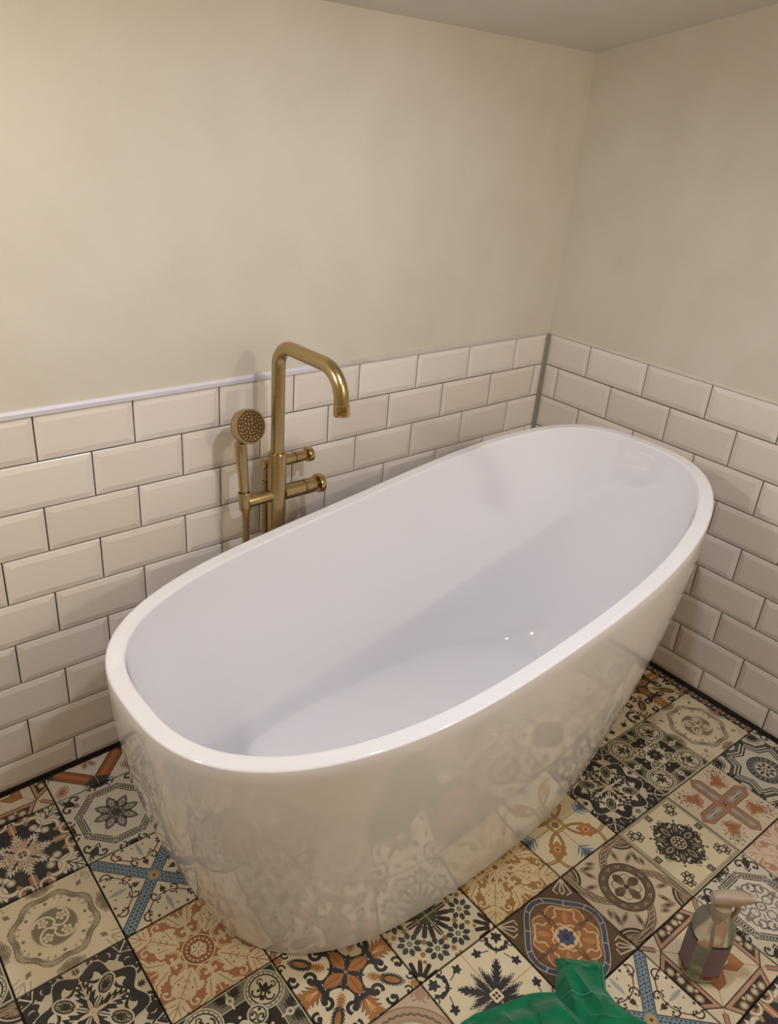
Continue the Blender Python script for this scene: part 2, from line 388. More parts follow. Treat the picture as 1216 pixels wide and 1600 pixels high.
def pat_star(name):
    p = P(name, 'b9ad92'); d = p.wedge(4, 45); a = p.wedge(4); k, cr, gd = '12131a', 'c4b99c', 'b9955c'
    p.pt(k, p.leaf(d, 1.24, 0, .16, .16, 0, 14, .45)); p.pt(cr, p.seg(d, 1.12, 0, 1.35, 0, .014))
    p.pt(k, p.curl(d, 1.0, .20, .12, .055, 140), p.curl(a, .90, .33, .09, .03, 60))
    w8 = p.wav(8, 22.5, .10)
    p.pt(cr, p.lt(w8, .87)); p.pt(k, p.lt(w8, .85)); p.pt(cr, p.lt(w8, .64)); p.pt(k, p.band(p.wav(8, 0, .05), .60, .03)); p.pt(k, p.curl(a, .66, .14, .08, .03, 120))
    p.pt(cr, p.disc(a, .86, 0, .10)); p.pt(k, p.leaf(a, .88, 0, .07, .06, 0, 9, .4))
    p.pt(cr, p.petal(a, .02, .66, .19)); p.pt(k, p.leaf(a, .34, 0, .30, .145, 0, 15, .22)); p.pt(cr, p.petal(a, .16, .60, .022), p.seg(a, .26, .0, .38, .075, .012), p.seg(a, .38, 0, .48, .05, .011))
    p.pt(cr, p.ell(d, .52, 0, .22, .15)); p.pt(k, p.ell(d, .52, 0, .19, .12)); p.pt('a89a70', p.ell(d, .52, 0, .16, .09)); p.pt(k, p.leaf(d, .5, .03, .12, .04, 10, 12, .4), p.seg(d, .36, 0, .66, 0, .012))
    p.pt(cr, p.petal(d, .04, .36, .04)); p.pt(k, p.seg(d, .08, 0, .3, 0, .01))
    p.pt('c9ab8c', p.petal(a, -.02, .28, .035), p.disc(p.c, 0, 0, .05)); p.pt(gd, p.disc(p.c, 0, 0, .028)); p.pt('b89a78', p.line(p.c, 0, 0, .01))
    return p.done()

def pat_circles(name):
    p = P(name, '14120f'); d = p.wedge(4, 45); a = p.wedge(4); cr, ol = 'bfb497', '6a6653'
    p.pt(ol, p.AND(p.hp(a, 180, -.62), p.hp(a, 90, .42))); p.pt('14120f', p.leaf(a, .88, .14, .13, .09, 30, 12, .35), p.line(a, 0, .62, .015)); p.pt(cr, p.line(a, 0, .97, .014), p.line(a, 0, .64, .008))
    p.pt(cr, p.ring(a, .78, 0, .055, .022), p.seg(a, .62, 0, .70, 0, .02), p.seg(a, .85, 0, .95, 0, .016))
    p.pt(cr, p.disc(d, .86, 0, .37)); p.pt('14120f', p.ring(d, .86, 0, .335, .008), p.ring(d, .86, 0, .275, .014))
    q = p.loc(d, .86, 0); x, y = p.sep(q); an = p.mt('PINGPONG', p.mt('ADD', p.mt('ARCTAN2', y, x), 4*PI), PI/20); rr = p.vm('LENGTH', q)
    p.pt('14120f', p.disc(p.com(p.mt('MULTIPLY', rr, p.mt('COSINE', an)), p.mt('MULTIPLY', rr, p.mt('SINE', an))), .307, 0, .013))
    p.pt('14120f', p.curl(d, .78, .12, .085, .018, 330), p.petal(p.loc(d, .80, 0), 0, .20, .045), p.petal(p.loc(d, .80, 0, 38), .02, .2, .035), p.disc(d, .70, 0, .05), p.curl(d, .98, .12, .05, .012, 200))
    p.pt(cr, p.disc(d, .40, 0, .19), p.disc(a, .24, 0, .11)); p.pt('14120f', p.ring(d, .40, 0, .145, .012), p.curl(d, .36, .08, .07, .016, 40), p.disc(d, .5, 0, .03)); p.pt(ol, p.disc(d, .36, 0, .04))
    p.pt('14120f', p.petal(a, -.02, .22, .055), p.petal(d, -.02, .2, .05)); p.pt(ol, p.disc(p.c, 0, 0, .05)); p.pt(cr, p.disc(a, .42, 0, .03))
    return p.done()

def pat_orange_flower():
    p = P('orange_flower_print', 'cfc0a0'); d = p.wedge(4, 45); a = p.wedge(4); k, og = '1c1f28', '9c6328'
    p.pt(k, p.ring(p.loc(d, .50, 0), 0, 0, .215, .036) if False else p.AND(p.ring(d, .62, 0, .34, .034), p.hp(d, 0, .62)), p.curl(a, .62, .28, .10, .036, 300), p.curl(a, .90, .40, .09, .03, 120), p.seg(a, .47, .09, .56, .19, .036))
    p.pt('4a2c14', p.petal(a, .03, .52, .135)); p.pt(og, p.petal(a, .05, .50, .115)); p.pt('6c3d1c', p.seg(a, .14, 0, .46, 0, .008))
    p.pt('4a2c14', p.leaf(a, .76, 0, .22, .16, 0, 14, .3)); p.pt(og, p.leaf(a, .76, 0, .20, .14, 0, 14, .3), p.leaf(a, .92, .08, .12, .07, 35, 12, .3)); p.pt('d8a878', p.seg(a, .64, 0, .86, .05, .008), p.seg(a, .62, 0, .9, 0, .008)); p.pt(k, p.rect(a, .555, 0, .03, .075, 0, .02))
    p.pt(k, p.leaf(d, .86, 0, .24, .115, 0, 26, .16)); p.pt(og, p.ell(d, .88, 0, .15, .055)); p.pt('7a4a22', p.disc(p.com(p.mt('PINGPONG', p.sep(d)[0], .035), p.sep(d)[1]), .0, .018, .011))
    p.pt(og, p.leaf(d, .54, 0, .12, .075, 0, 14, .35), p.petal(d, 1.22, 1.42, .08)); p.pt(k, p.curl(d, 1.2, .14, .07, .02, 90))
    p.pt(k, p.petal(d, .0, .36, .05)); p.pt('8d7f68', p.disc(p.c, 0, 0, .025))
    return p.done()

def pat_moorish():
    p = P('moorish_star_print', 'c9bb9c'); q = p.wedge(16); k = '1e100c'
    p.pt(k, p.seg(q, .27, 0, .45, 0, .052), p.petal(q, .12, .32, .034)); p.pt('39402f', p.petal(p.wedge(16, 11.25), .02, .2, .03), p.disc(p.c, 0, 0, .06)); p.pt('c9bb9c', p.line(p.c, 0, 0, .008), p.line(p.c, 90, 0, .008))
    f0 = p.loc(p.wedge(8, 22.5), .72, 0); x, y = p.sep(f0); r = p.vm('LENGTH', f0)
    an = p.mt('PINGPONG', p.mt('ADD', p.mt('ARCTAN2', y, x), 4*PI), PI/8)
    f = p.com(p.mt('MULTIPLY', r, p.mt('COSINE', an)), p.mt('MULTIPLY', r, p.mt('SINE', an)))
    p.pt('2b3230', p.disc(f, .17, 0, .058), p.petal(f, .09, .26, .052)); p.pt('8a672c', p.petal(p.wedge(8), .52, .64, .05), p.petal(p.wedge(8), .78, .9, .05), p.disc(p.wedge(8), .98, .05, .04))
    p.pt('44503c', p.disc(f0, 0, 0, .055)); p.pt('8a8a6a', p.seg(f0, 0, 0, .01, 0, .03))
    cq = p.vm('SUBTRACT', (1, 1, 0), p.vm('ABSOLUTE', p.c)); x, y = p.sep(cq); r = p.vm('LENGTH', cq); an = p.mt('PINGPONG', p.mt('ARCTAN2', y, x), PI/14)
    g = p.com(p.mt('MULTIPLY', r, p.mt('COSINE', an)), p.mt('MULTIPLY', r, p.mt('SINE', an)))
    p.pt(k, p.seg(g, .17, 0, .40, 0, .045), p.disc(cq, 0, 0, .06))
    return p.done()

def pat_navy():
    p = P('navy_sprig_print', 'd2c4a2'); d = p.wedge(4, 45); a = p.wedge(4); k = '1a1e2b'
    p.pt('b99b6e', p.line(a, 90, 0, .012)); p.pt('8d7a5a', p.seg(a, .1, 0, .46, 0, .022)); p.pt('d2c4a2', p.seg(a, .1, 0, .44, 0, .009))
    p.pt(k, p.leaf(d, .36, 0, .30, .085, 0, 17, .35), p.leaf(a, .30, .07, .24, .05, 8, 17, .35), p.leaf(d, .26, .10, .15, .04, 28, 15, .3), p.disc(d, .56, .05, .04), p.petal(d, .5, .72, .04))
    p.pt('d2c4a2', p.rect(p.c, 0, 0, .085, .085, 0, .02)); p.pt(k, p.rect(p.c, 0, 0, .05, .05, 0, .01)); p.pt('d2c4a2', p.line(d, 90, 0, .01) if False else p.AND(p.disc(p.c, 0, 0, .09), p.OR(p.line(p.c, 0, 0, .01), p.line(p.c, 90, 0, .01))))
    p.pt(k, p.AND(p.ring(d, 1.10, 0, .19, .032), p.hp(d, 0, 1.14)), p.disc(d, .97, .13, .05), p.disc(d, 1.0, .19, .04), p.seg(d, .84, 0, .96, 0, .014), p.seg(d, .89, .045, .89, -.045, .016), p.curl(d, 1.1, .28, .055, .013, 30))
    f = p.loc(d, 1.17, 0); p.pt(k, p.petal(p.loc(f, 0, 0, 0), -.14, .12, .045), p.petal(p.loc(f, 0, 0, 50), -.02, .14, .04), p.petal(p.loc(f, 0, 0, 110), -.0, .12, .035))
    g = p.loc(a, .80, .26, 20)
    p.pt(k, p.petal(g, -.02, .12, .035), p.petal(p.loc(g, 0, 0, 72), 0, .11, .035), p.petal(p.loc(g, 0, 0, -72), 0, .11, .035), p.petal(p.loc(g, 0, 0, 144), 0, .09, .03), p.petal(p.loc(g, 0, 0, -144), 0, .09, .03), p.ring(a, .92, .56, .30, .009) if False else p.seg(a, .80, .26, .72, .5, .010))
    return p.done()

def pat_arch():
    p = P('brown_arch_print', 'b7a487'); d = p.wedge(4, 45)
    p.pt('8a6d52', p.disc(p.c, 0, 0, .98)); p.pt('a98d70', p.disc(p.c, 0, 0, .95)); p.pt('6f5440', p.band(p.wav(40, 0, .012), .84, .022)); p.pt('9c8063', p.disc(p.c, 0, 0, .76)); p.pt('c4b394', p.disc(p.c, 0, 0, .70))
    p.pt('6f5440', p.ring(p.wedge(8), .42, 0, .17, .02), p.curl(p.wedge(8, 22.5), .42, .06, .09, .02, 60), p.disc(p.wedge(8), .42, 0, .05), p.petal(p.wedge(8), .02, .24, .05))
    p.pt('a4806a', p.petal(d, 1.08, 1.36, .10), p.curl(d, 1.15, .12, .07, .018, 60))
    return p.done()

def pat_ribbon():
    p = P('gold_ribbon_print', 'c9b994'); d = p.wedge(4, 45); a = p.wedge(4)
    p.cross('6d5c45', .008)
    p.pt('8a6a36', p.AND(p.ring(d, .60, .42, .56, .045), p.hp(d, 0, 1.32), p.hp(d, 180, -.06))); p.pt('a98a50', p.AND(p.ring(d, .60, .42, .555, .018), p.hp(d, 0, 1.3), p.hp(d, 180, -.06)))
    p.pt('8a6a36', p.AND(p.ring(d, .60, -.42, .56, .040), p.hp(d, 0, 1.32), p.hp(d, 180, -.06)))
    q = p.loc(d, .70, 0)
    p.pt('9f6428', *[p.petal(p.loc(q, 0, 0, t), .0, .23, .075) for t in (0, 60, 120, 180, 240, 300)]); p.pt('bf8648', p.disc(q, 0, 0, .08)); p.pt('5c3a1c', p.disc(q, 0, 0, .035))
    p.pt('5d7480', p.leaf(a, .93, .0, .20, .16, 0, 13, .42)); p.pt('2f4150', p.seg(a, .76, 0, 1.0, 0, .014), p.seg(a, .84, 0, .96, .09, .012), p.leaf(a, .97, 0, .06, .05, 0, 9, .3))
    p.pt('6d4c22', p.disc(p.c, 0, 0, .09)); p.pt('8a6a36', p.disc(p.wedge(4), .06, 0, .04))
    return p.done()

def pat_zigzag():
    p = P('zigzag_rosette_print', 'c0b8a6'); k = '17161a'; q = p.wedge(8)
    p.pt(k, p.leaf(p.wedge(4, 45), 1.2, 0, .16, .18, 0, 14, .4), p.disc(p.wedge(4), .98, .22, .08), p.curl(p.wedge(4), .95, .45, .08, .03, 60))
    z = p.vm('DOT_PRODUCT', p.wedge(8, 22.5), (.70, .714, 0))
    for r0, wd in ((.765, .045), (.655, .022), (.575, .020)): p.pt(k, p.band(z, r0, wd))
    p.pt('7a7a76', p.band(z, .765, .008))
    p.pt(k, p.disc(p.c, 0, 0, .47)); p.pt('6d7072', p.disc(p.c, 0, 0, .44)); p.pt(k, p.petal(p.wedge(20), .32, .44, .03), p.disc(p.c, 0, 0, .31)); p.pt('c0b8a6', p.disc(p.c, 0, 0, .29))
    p.pt(k, p.ell(q, .17, 0, .07, .04), p.ring(p.c, 0, 0, .055, .015), p.ring(p.c, 0, 0, .27, .008))
    return p.done()

def pat_hexcross():
    p = P('brown_hexagon_print', 'c2b198'); d = p.wedge(4, 45); a = p.wedge(4)
    def hexm(g): return p.AND(p.hp(a, 90, .17+g), p.hp(a, 135, .0+g*.5) if False else p.hp(a, 140, -.02+g), p.hp(a, 42, .70+g), p.hp(a, 180, -.03+g))
    p.pt('3c2418', hexm(.02)); p.pt('a86f4a', hexm(.0)); p.pt('5c3a28', hexm(-.055)); p.pt('8f8377', hexm(-.07)); p.pt('b5aa9c', p.leaf(a, .48, 0, .22, .045, 0, 20, .5)); p.pt('5c5048', p.leaf(a, .5, .04, .12, .018, 0, 20, .6))
    p.pt('955628', p.leaf(d, .72, 0, .19, .13, 0, 13, .35), p.leaf(d, .66, .12, .12, .06, -50, 12, .4), p.leaf(d, .86, .05, .10, .05, 20, 12, .4))
    p.pt('5d5138', p.seg(d, .9, 0, 1.2, 0, .008), p.curl(d, 1.02, .12, .06, .010, 60), p.disc(d, .98, .06, .022), p.disc(d, 1.10, .03, .024), p.disc(d, .84, .22, .02), p.disc(d, .95, .24, .02), p.disc(d, 1.1, .17, .02), p.disc(d, .70, .26, .018), p.disc(d, 1.2, .08, .02), p.seg(d, .8, .1, 1.0, .26, .007))
    return p.done()

def pat_greek():
    p = P('greek_corner_print', 'c8bb98'); d = p.wedge(4, 45); a = p.wedge(4); k = '1d1512'
    m = p.vm('DOT_PRODUCT', a, (1, 0, 0))
    p.pt('4a3a2e', p.band(m, .955, .008), p.band(m, .91, .006)); p.pt('9a8a6c', p.band(m, .933, .008))
    b = p.loc(d, .98, 0, 45)
    sq = lambda v, x, y, h: p.AND(p.rect(v, x, y, h, h, 0, .006), p.NOT(p.rect(v, x, y, h-.024, h-.024, 0, .002)))
    p.pt('2b2018', sq(b, 0, 0, .075), sq(b, .13, .0, .045), sq(b, 0, .13, .045), sq(b, -.1, .1, .05), sq(b, .1, -.1, .05)); p.pt('2b2018', p.disc(b, 0, 0, .02))
    p.pt('2b2018', sq(a, .82, 0, .075), sq(a, .82, 0, .04))
    p.pt(k, p.disc(p.c, 0, 0, .16), p.petal(a, .05, .58, .13), p.petal(d, .05, .60, .09), p.curl(a, .44, .17, .10, .026, 40), p.curl(d, .46, .14, .08, .022, 60), p.leaf(a, .40, .07, .22, .08, 18, 15, .4), p.disc(d, .64, 0, .03), p.curl(a, .58, .08, .05, .014, 20))
    p.pt('8f8368', p.petal(a, .22, .50, .07), p.petal(d, .28, .52, .05)); p.pt(k, p.petal(a, .26, .44, .03), p.seg(d, .28, 0, .5, 0, .012))
    p.pt('c8bb98', p.ring(p.c, 0, 0, .165, .012), p.ell(p.wedge(8), .105, 0, .035, .022), p.disc(p.c, 0, 0, .03))
    return p.done()

def pat_guilloche():
    p = P('guilloche_print', 'bba98b'); d = p.wedge(4, 45); a = p.wedge(4); br, dk = '5a4532', '2c1f17'
    cq = p.vm('SUBTRACT', (1, 1, 0), p.vm('ABSOLUTE', p.c))
    p.pt(dk, p.disc(cq, 0, 0, .44)); p.pt('bba98b', p.ring(cq, 0, 0, .37, .014)); p.pt('8a7558', p.leaf(d, 1.26, .0, .14, .1, 0, 12, .4), p.leaf(d, 1.2, .14, .1, .05, 60, 12, .4))
    p.pt('4a3828', p.leaf(a, .80, .36, .14, .05, 70, 15, .5), p.leaf(a, .66, .44, .12, .045, 20, 15, .5), p.leaf(a, .84, .20, .09, .04, 60, 15, .5))
    s = p.spin(4)
    st = p.AND(p.ring(s, .10, -.62, .80, .085), p.hp(s, 180, -.40)) ; p.pt(dk, st)
    ang = p.mt('PINGPONG', p.sep(s)[0], .035)
    st2 = p.AND(p.ring(s, .10, -.62, .80, .068), p.hp(s, 180, -.40)); p.pt('a08b6c', st2); p.pt(br, p.AND(p.ring(s, .10, -.62, .80, .045), p.hp(s, 180, -.40), p.lt(ang, .02)))
    p.pt(dk, p.disc(p.c, 0, 0, .60)); p.pt(br, p.disc(p.c, 0, 0, .58)); p.pt(dk, p.disc(p.wedge(12), .49, 0, .055)); p.pt('927c5e', p.curl(p.wedge(12), .49, .03, .03, .010, 60)); p.pt(dk, p.disc(p.c, 0, 0, .41)); p.pt('bfae92', p.disc(p.c, 0, 0, .385))
    p.pt(br, p.petal(d, .04, .33, .12), p.petal(a, .04, .37, .115)); p.pt('bfae92', p.petal(d, .06, .31, .10)); p.pt('7c6852', p.seg(d, .1, 0, .28, 0, .006)); p.pt('4a3828', p.petal(a, .05, .36, .10)); p.pt('8a7558', p.seg(p.wedge(16), .06, 0, .2, 0, .006)); p.pt(dk, p.disc(p.c, 0, 0, .05))
    return p.done()

def pat_bluering():
    p = P('blue_ring_print', '4a3521'); d = p.wedge(4, 45); a = p.wedge(4); cr, bl, og = 'c4a778', '343e55', '8f5a2a'
    for t in (0, 16): p.pt('bfae90', p.seg(d, 1.38, 0, 1.05, .05+t*.009, .014), p.seg(d, 1.05, .05+t*.009, .98, t*.006, .012))
    wv = p.wav(4, 0, .065)
    p.pt('bfae90', p.lt(wv, .905)); p.pt(bl, p.lt(wv, .89)); _, y = p.sep(p.wedge(12)); p.pt('8c93a0', p.AND(p.lt(wv, .89), p.line(p.wedge(12, 15), 90, 0, .014)))
    p.pt('bfae90', p.lt(wv, .79)); p.pt('5e3e20', p.lt(wv, .775)); p.pt(og, p.disc(p.c, 0, 0, .70)); p.pt(cr, p.ring(a, .52, .0, .20, .0) if False else p.band(p.wav(8, 22.5, .05), .66, .012))
    p.pt(cr, p.disc(d, .44, 0, .21), p.disc(d, .34, .18, .10), p.disc(d, .55, .13, .09)); p.pt(og, p.disc(d, .44, 0, .175), p.disc(d, .34, .18, .07), p.disc(d, .55, .13, .06)); p.pt('a9713c', p.petal(d, .3, .62, .06))
    p.pt('6e4522', p.petal(a, .24, .62, .07)); p.pt(cr, p.petal(a, .22, .5, .014)); p.pt('5e3e20', p.disc(a, .66, 0, .06))
    p.pt(cr, p.disc(p.c, 0, 0, .235)); p.pt('343e66', p.disc(p.wedge(8), .13, 0, .055), p.disc(p.c, 0, 0, .14)); p.pt('1c2238', p.disc(p.c, 0, 0, .06)); p.cross('33241a', .008)
    return p.done()

def pat_sprig_strip():
    p = P('black_sprig_print', 'b8ad97'); k = '17120f'
    q = p.com(p.mt('PINGPONG', p.sep(p.c)[0], .22), p.mt('PINGPONG', p.sep(p.c)[1], .22))
    p.pt(k, p.leaf(q, .1, .1, .12, .06, 30, 14, .4), p.curl(q, .15, .2, .07, .02, 60), p.disc(q, .2, .04, .04), p.disc(q, .02, .2, .04)); p.pt('8a4e2a', p.disc(q, .02, .02, .06))
    return p.done()

PM = {
 'damask': (pat_damask('orange_damask_print', '9c653a', '87502b', 'cbb894'), 'terracotta damask floor tile with cream leaves'),
 'gold': (pat_damask('ochre_damask_print', '94682f', '80561e', 'c8b284', True), 'ochre damask floor tile with a sunflower centre'),
 'pink': (pat_damask('pink_damask_print', 'a87c62', '96654a', 'c7b49a'), 'faded pink damask floor tile'),
 'blue': (pat_blue_cross(), 'floor tile with a blue ribbon cross and palmettes'),
 'oct': (pat_octagon('octagon_flower_print'), 'grey floor tile with an eight petal flower in a black octagon'),
 'octs': (pat_octagon('octagon_scroll_print', True), 'grey floor tile with scrollwork in an octagon frame'),
 'bars': (pat_bars(), 'white floor tile with brown diagonal bars'),
 'chev': (pat_chevron(), 'cream floor tile with four orange chevrons in a brown frame'),
 'acan': (pat_acanthus(), 'navy floor tile with cream acanthus scrolls'),
 'meda': (pat_medallion('taupe_medallion_print', 'cdbf9f', '7a6c54', 'a3957a'), 'cream floor tile with a taupe scalloped medallion'),
 'star': (pat_star('black_star_print'), 'black and cream floor tile with a leafy star and scrolls'),
 'circ': (pat_circles('circle_medallion_print'), 'black floor tile with a cream medallion in each corner'),
 'flow': (pat_orange_flower(), 'cream floor tile with orange petals and navy scrolls'),
 'moor': (pat_moorish(), 'moorish star floor tile in black and green'),
 'navy': (pat_navy(), 'cream floor tile with navy sprigs'),
 'arch': (pat_arch(), 'brown floor tile with a large ring'),
 'ribb': (pat_ribbon(), 'cream floor tile with gold ribbon loops'),
 'zig': (pat_zigzag(), 'black zigzag rosette floor tile'),
 'hexa': (pat_hexcross(), 'beige floor tile with four brown hexagons'),
 'gree': (pat_greek(), 'cream floor tile with a black arabesque and key corners'),
 'guil': (pat_guilloche(), 'brown floor tile with interlaced bands around a flower'),
 'ring': (pat_bluering(), 'brown floor tile with a blue ring'),
 'spri': (pat_sprig_strip(), 'black sprig floor tile'),
}
GRID = {(0,0):'damask',(0,-1):'blue',(0,-2):'oct',(0,-3):'bars',(-1,-3):'chev',(-1,-2):'acan',(-1,-1):'meda',(-1,0):'star',
 (-2,-1):'circ',(-2,0):'guil',(0,1):'circ',(1,1):'flow',(1,2):'arch',(2,1):'moor',(2,2):'navy',(3,1):'gold',(4,1):'ribb',(5,1):'star',(6,1):'circ',
 (7,1):'meda',(7,0):'flow',(6,0):'navy',(8,0):'spri',(8,1):'spri',(8,2):'octs',(7,2):'zig',(6,2):'hexa',(5,2):'gree',(4,2):'guil',(3,2):'ring',
 (6,3):'pink',(5,3):'octs',(4,3):'chev',(3,3):'blue',(4,4):'acan',(7,3):'star',(5,4):'meda',(3,4):'damask',(2,3):'hexa'}

# ------------------------------------------------------------------ the room
PHI = -0.0354; BX = 0.0123                       # the right wall is not quite square to the left one
DB = Vector((sin(PHI), -cos(PHI), 0))            # along the right wall, away from the corner
NB = Vector((-cos(PHI), -sin(PHI), 0))           # its normal, into the room
XL, YF = -2.95, -3.60                            # far ends of the room, behind the camera
def ceil_z(y): return 1.643 - 0.198*y
HT, H0, PHH = 0.883, 0.0965, 0.1012
ZB = [HT, HT-H0] + [HT-H0-PHH*k for k in range(1, 8)] + [0.006]
TH = 0.008                                       # tile thickness in front of the wall backing

bm = bmesh.new()                                  # floor slab; the dark bed shows in the joints
box(bm, (XL-.1, YF-.1, -.06), (.25, .12, -.0055))
floor = struct('floor', bm, M_DARK)
bm = bmesh.new()
v = [(XL-.1, .12), (.25, .12), (.25, YF-.1), (XL-.1, YF-.1)]
rings(bm, [[(x, y, ceil_z(y)) for x, y in v], [(x, y, ceil_z(y)+.08) for x, y in v]])
struct('ceiling', bm, M_CEIL)

def wall(name, p0, d, n, L, zt0, zt1):
    """wall slab with tile backing below HT (grout) and plaster above"""
    p0 = Vector(p0); d = Vector(d); n = Vector(n)
    bm = bmesh.new()
    def slab(a, b, z0a, z0b, z1a, z1b, f, mi):
        A = [p0+d*a+n*f, p0+d*b+n*f, p0+d*b-n*.1, p0+d*a-n*.1]
        Z0 = [z0a, z0b, z0b, z0a]; Z1 = [z1a, z1b, z1b, z1a]
        k = len(bm.faces)
        rings(bm, [[q+Vector((0, 0, z)) for q, z in zip(A, Z0)], [q+Vector((0, 0, z)) for q, z in zip(A, Z1)]])
        bm.faces.ensure_lookup_table()
        for fc in bm.faces[k:]: fc.material_index = mi
    nseg = 1
    slab(-.02, L, -.05, -.05, HT-.001, HT-.001, -.0035, 1)
    slab(-.02, L, HT-.001, HT-.001, zt0, zt1, .0, 0)
    o = struct(name, bm, [M_WALL, M_GROUT])
    return o
wallA = wall('wall_left', (0.0, 0, 0), (-1, 0, 0), (0, -1, 0), -XL+.1, 1.70, 1.70)
o = wall('wall_right', (BX, 0, 0), DB, NB, -YF+.1, 1.70, 1.643+.198*(-YF+.1)+.04); wallB = o
bm = bmesh.new(); box(bm, (XL-.1, YF, -.05), (XL, .1, 2.45)); struct('wall_back', bm, M_WALL)
bm = bmesh.new(); box(bm, (XL-.1, YF-.1, -.05), (.3, YF, 2.45)); struct('wall_front', bm, M_WALL)

# metro tiles: bevelled, each a part of its wall
rng = random.Random(4)
G = 0.0032                                       # joint width
def metro_mesh(w, h, key={}):
    k = (round(w, 4), round(h, 4))
    if k in key: return key[k]
    bm = bmesh.new(); b = min(.0135, w*.3, h*.3)
    wx, hz = w/2-G/2, h/2-G/2
    r = lambda ix, f: [(-wx+ix, f, -hz+ix), (wx-ix, f, -hz+ix), (wx-ix, f, hz-ix), (-wx+ix, f, hz-ix)]
    rings(bm, [r(0, .004), r(0, -.0022), r(.0012, -.0030), r(b, -.0054)], False, True)
    me = mesh_of('metro_tile', bm, M_TILE)
    key[k] = me; return me
def lay(parent, p0, d, n, a, shift, P0, L, first_cut):
    p0 = Vector(p0); d = Vector(d); n = Vector(n)
    X = d if n.cross(Vector((0, 0, 1))).dot(d) > 0 else -d
    rot = Matrix((d, -n, Vector((0, 0, 1)))).transposed()
    if rot.determinant() < 0: rot = Matrix((-d, -n, Vector((0, 0, 1)))).transposed()
    for r in range(9):
        z1, z0 = ZB[r], ZB[r+1]
        s = a if r % 2 == 0 else a-.5*P0+shift
        xs = [first_cut]
        while s < L: xs.append(s); s += P0
        xs.append(L)
        for x0, x1 in zip(xs, xs[1:]):
            if x1-x0 < .012: continue
            full = abs(x1-x0-P0) < .004
            o = link('tile', metro_mesh(P0 if full else x1-x0, z1-z0), parent)
            m = rot.to_4x4() @ Matrix.Rotation(math.radians(rng.uniform(-.25, .25)), 4, 'X') @ Matrix.Rotation(math.radians(rng.uniform(-.2, .2)), 4, 'Z')
            m.translation = p0+d*((x0+x1)/2)+n*rng.uniform(-.0002, .0004)+Vector((0, 0, (z0+z1)/2))
            o.matrix_world = m
lay(wallA, (0, 0, 0), (-1, 0, 0), (0, -1, 0), .1432, -.0066, .2019, 2.6, .0)
lay(wallB, (BX, 0, 0), DB, NB, .1669, -.003, .2021, 1.95, .010)

# trims: white bead on top of the left tiles, thin bead on the right, silicone in the corner
bm = bmesh.new(); rings(bm, [[(x, -.0001, HT), (x, -.0075, HT), (x, -.0080, HT+.0085), (x, -.0045, HT+.0135), (x, -.0001, HT+.014)] for x in (-.84, -1.2, XL)])
struct('trim_1', bm, M_TRIM)
bm = bmesh.new(); rings(bm, [[(x, -.0001, HT), (x, -.0060, HT), (x, -.0062, HT+.0060), (x, -.0030, HT+.0095), (x, -.0001, HT+.010)] for x in (.008, -.4, -.84)])
struct('trim_4', bm, M_CAULK)
bm = bmesh.new(); q0 = Vector((BX, 0, 0))
rings(bm, [[q0+DB*s+NB*f+Vector((0, 0, z)) for f, z in ((.0001, HT), (.003, HT), (.002, HT+.006), (.0001, HT+.007))] for s in (.004, 1.0, 1.95)])
struct('trim_2', bm, M_WALL)
bm = bmesh.new()
rings(bm, [[(BX+.002, .0, z), (-.004, -.0035, z), (.003, -.0095, z), (BX+.001, -.014, z)] for z in (0, .3, .6, HT)])
struct('trim_3', bm, M_SIL)

# floor tiles
FR = -0.0335; FO = Vector((-1.657, -.5002, 0))
FI = Vector((cos(FR), sin(FR), 0)); FJ = Vector((sin(FR), -cos(FR), 0))
def clip_poly(poly, nx, ny, d):
    out = []
    for i, a in enumerate(poly):
        b = poly[(i+1) % len(poly)]
        da = nx*a[0]+ny*a[1]-d; db = nx*b[0]+ny*b[1]-d
        if da <= 0: out.append(a)
        if da*db < 0:
            t = da/(da-db); out.append((a[0]+(b[0]-a[0])*t, a[1]+(b[1]-a[1])*t))
    return out
fulltile = {}
keys = list(PM)
hj = .0019
def ftile_mesh(poly, mat):
    bm = bmesh.new()
    cx = sum(p[0] for p in poly)/len(poly); cy = sum(p[1] for p in poly)/len(poly)
    def shr(e): 
        out = []
        for x, y in poly:
            out.append((x-math.copysign(e, x-cx), y-math.copysign(e, y-cy)))
        return out
    rings(bm, [[(x, y, -.005) for x, y in poly], [(x, y, -.001) for x, y in poly], [(x, y, 0) for x, y in shr(.001)]], False, True)
    return mesh_of('floor_tile', bm, mat)
prev = random.Random(11)
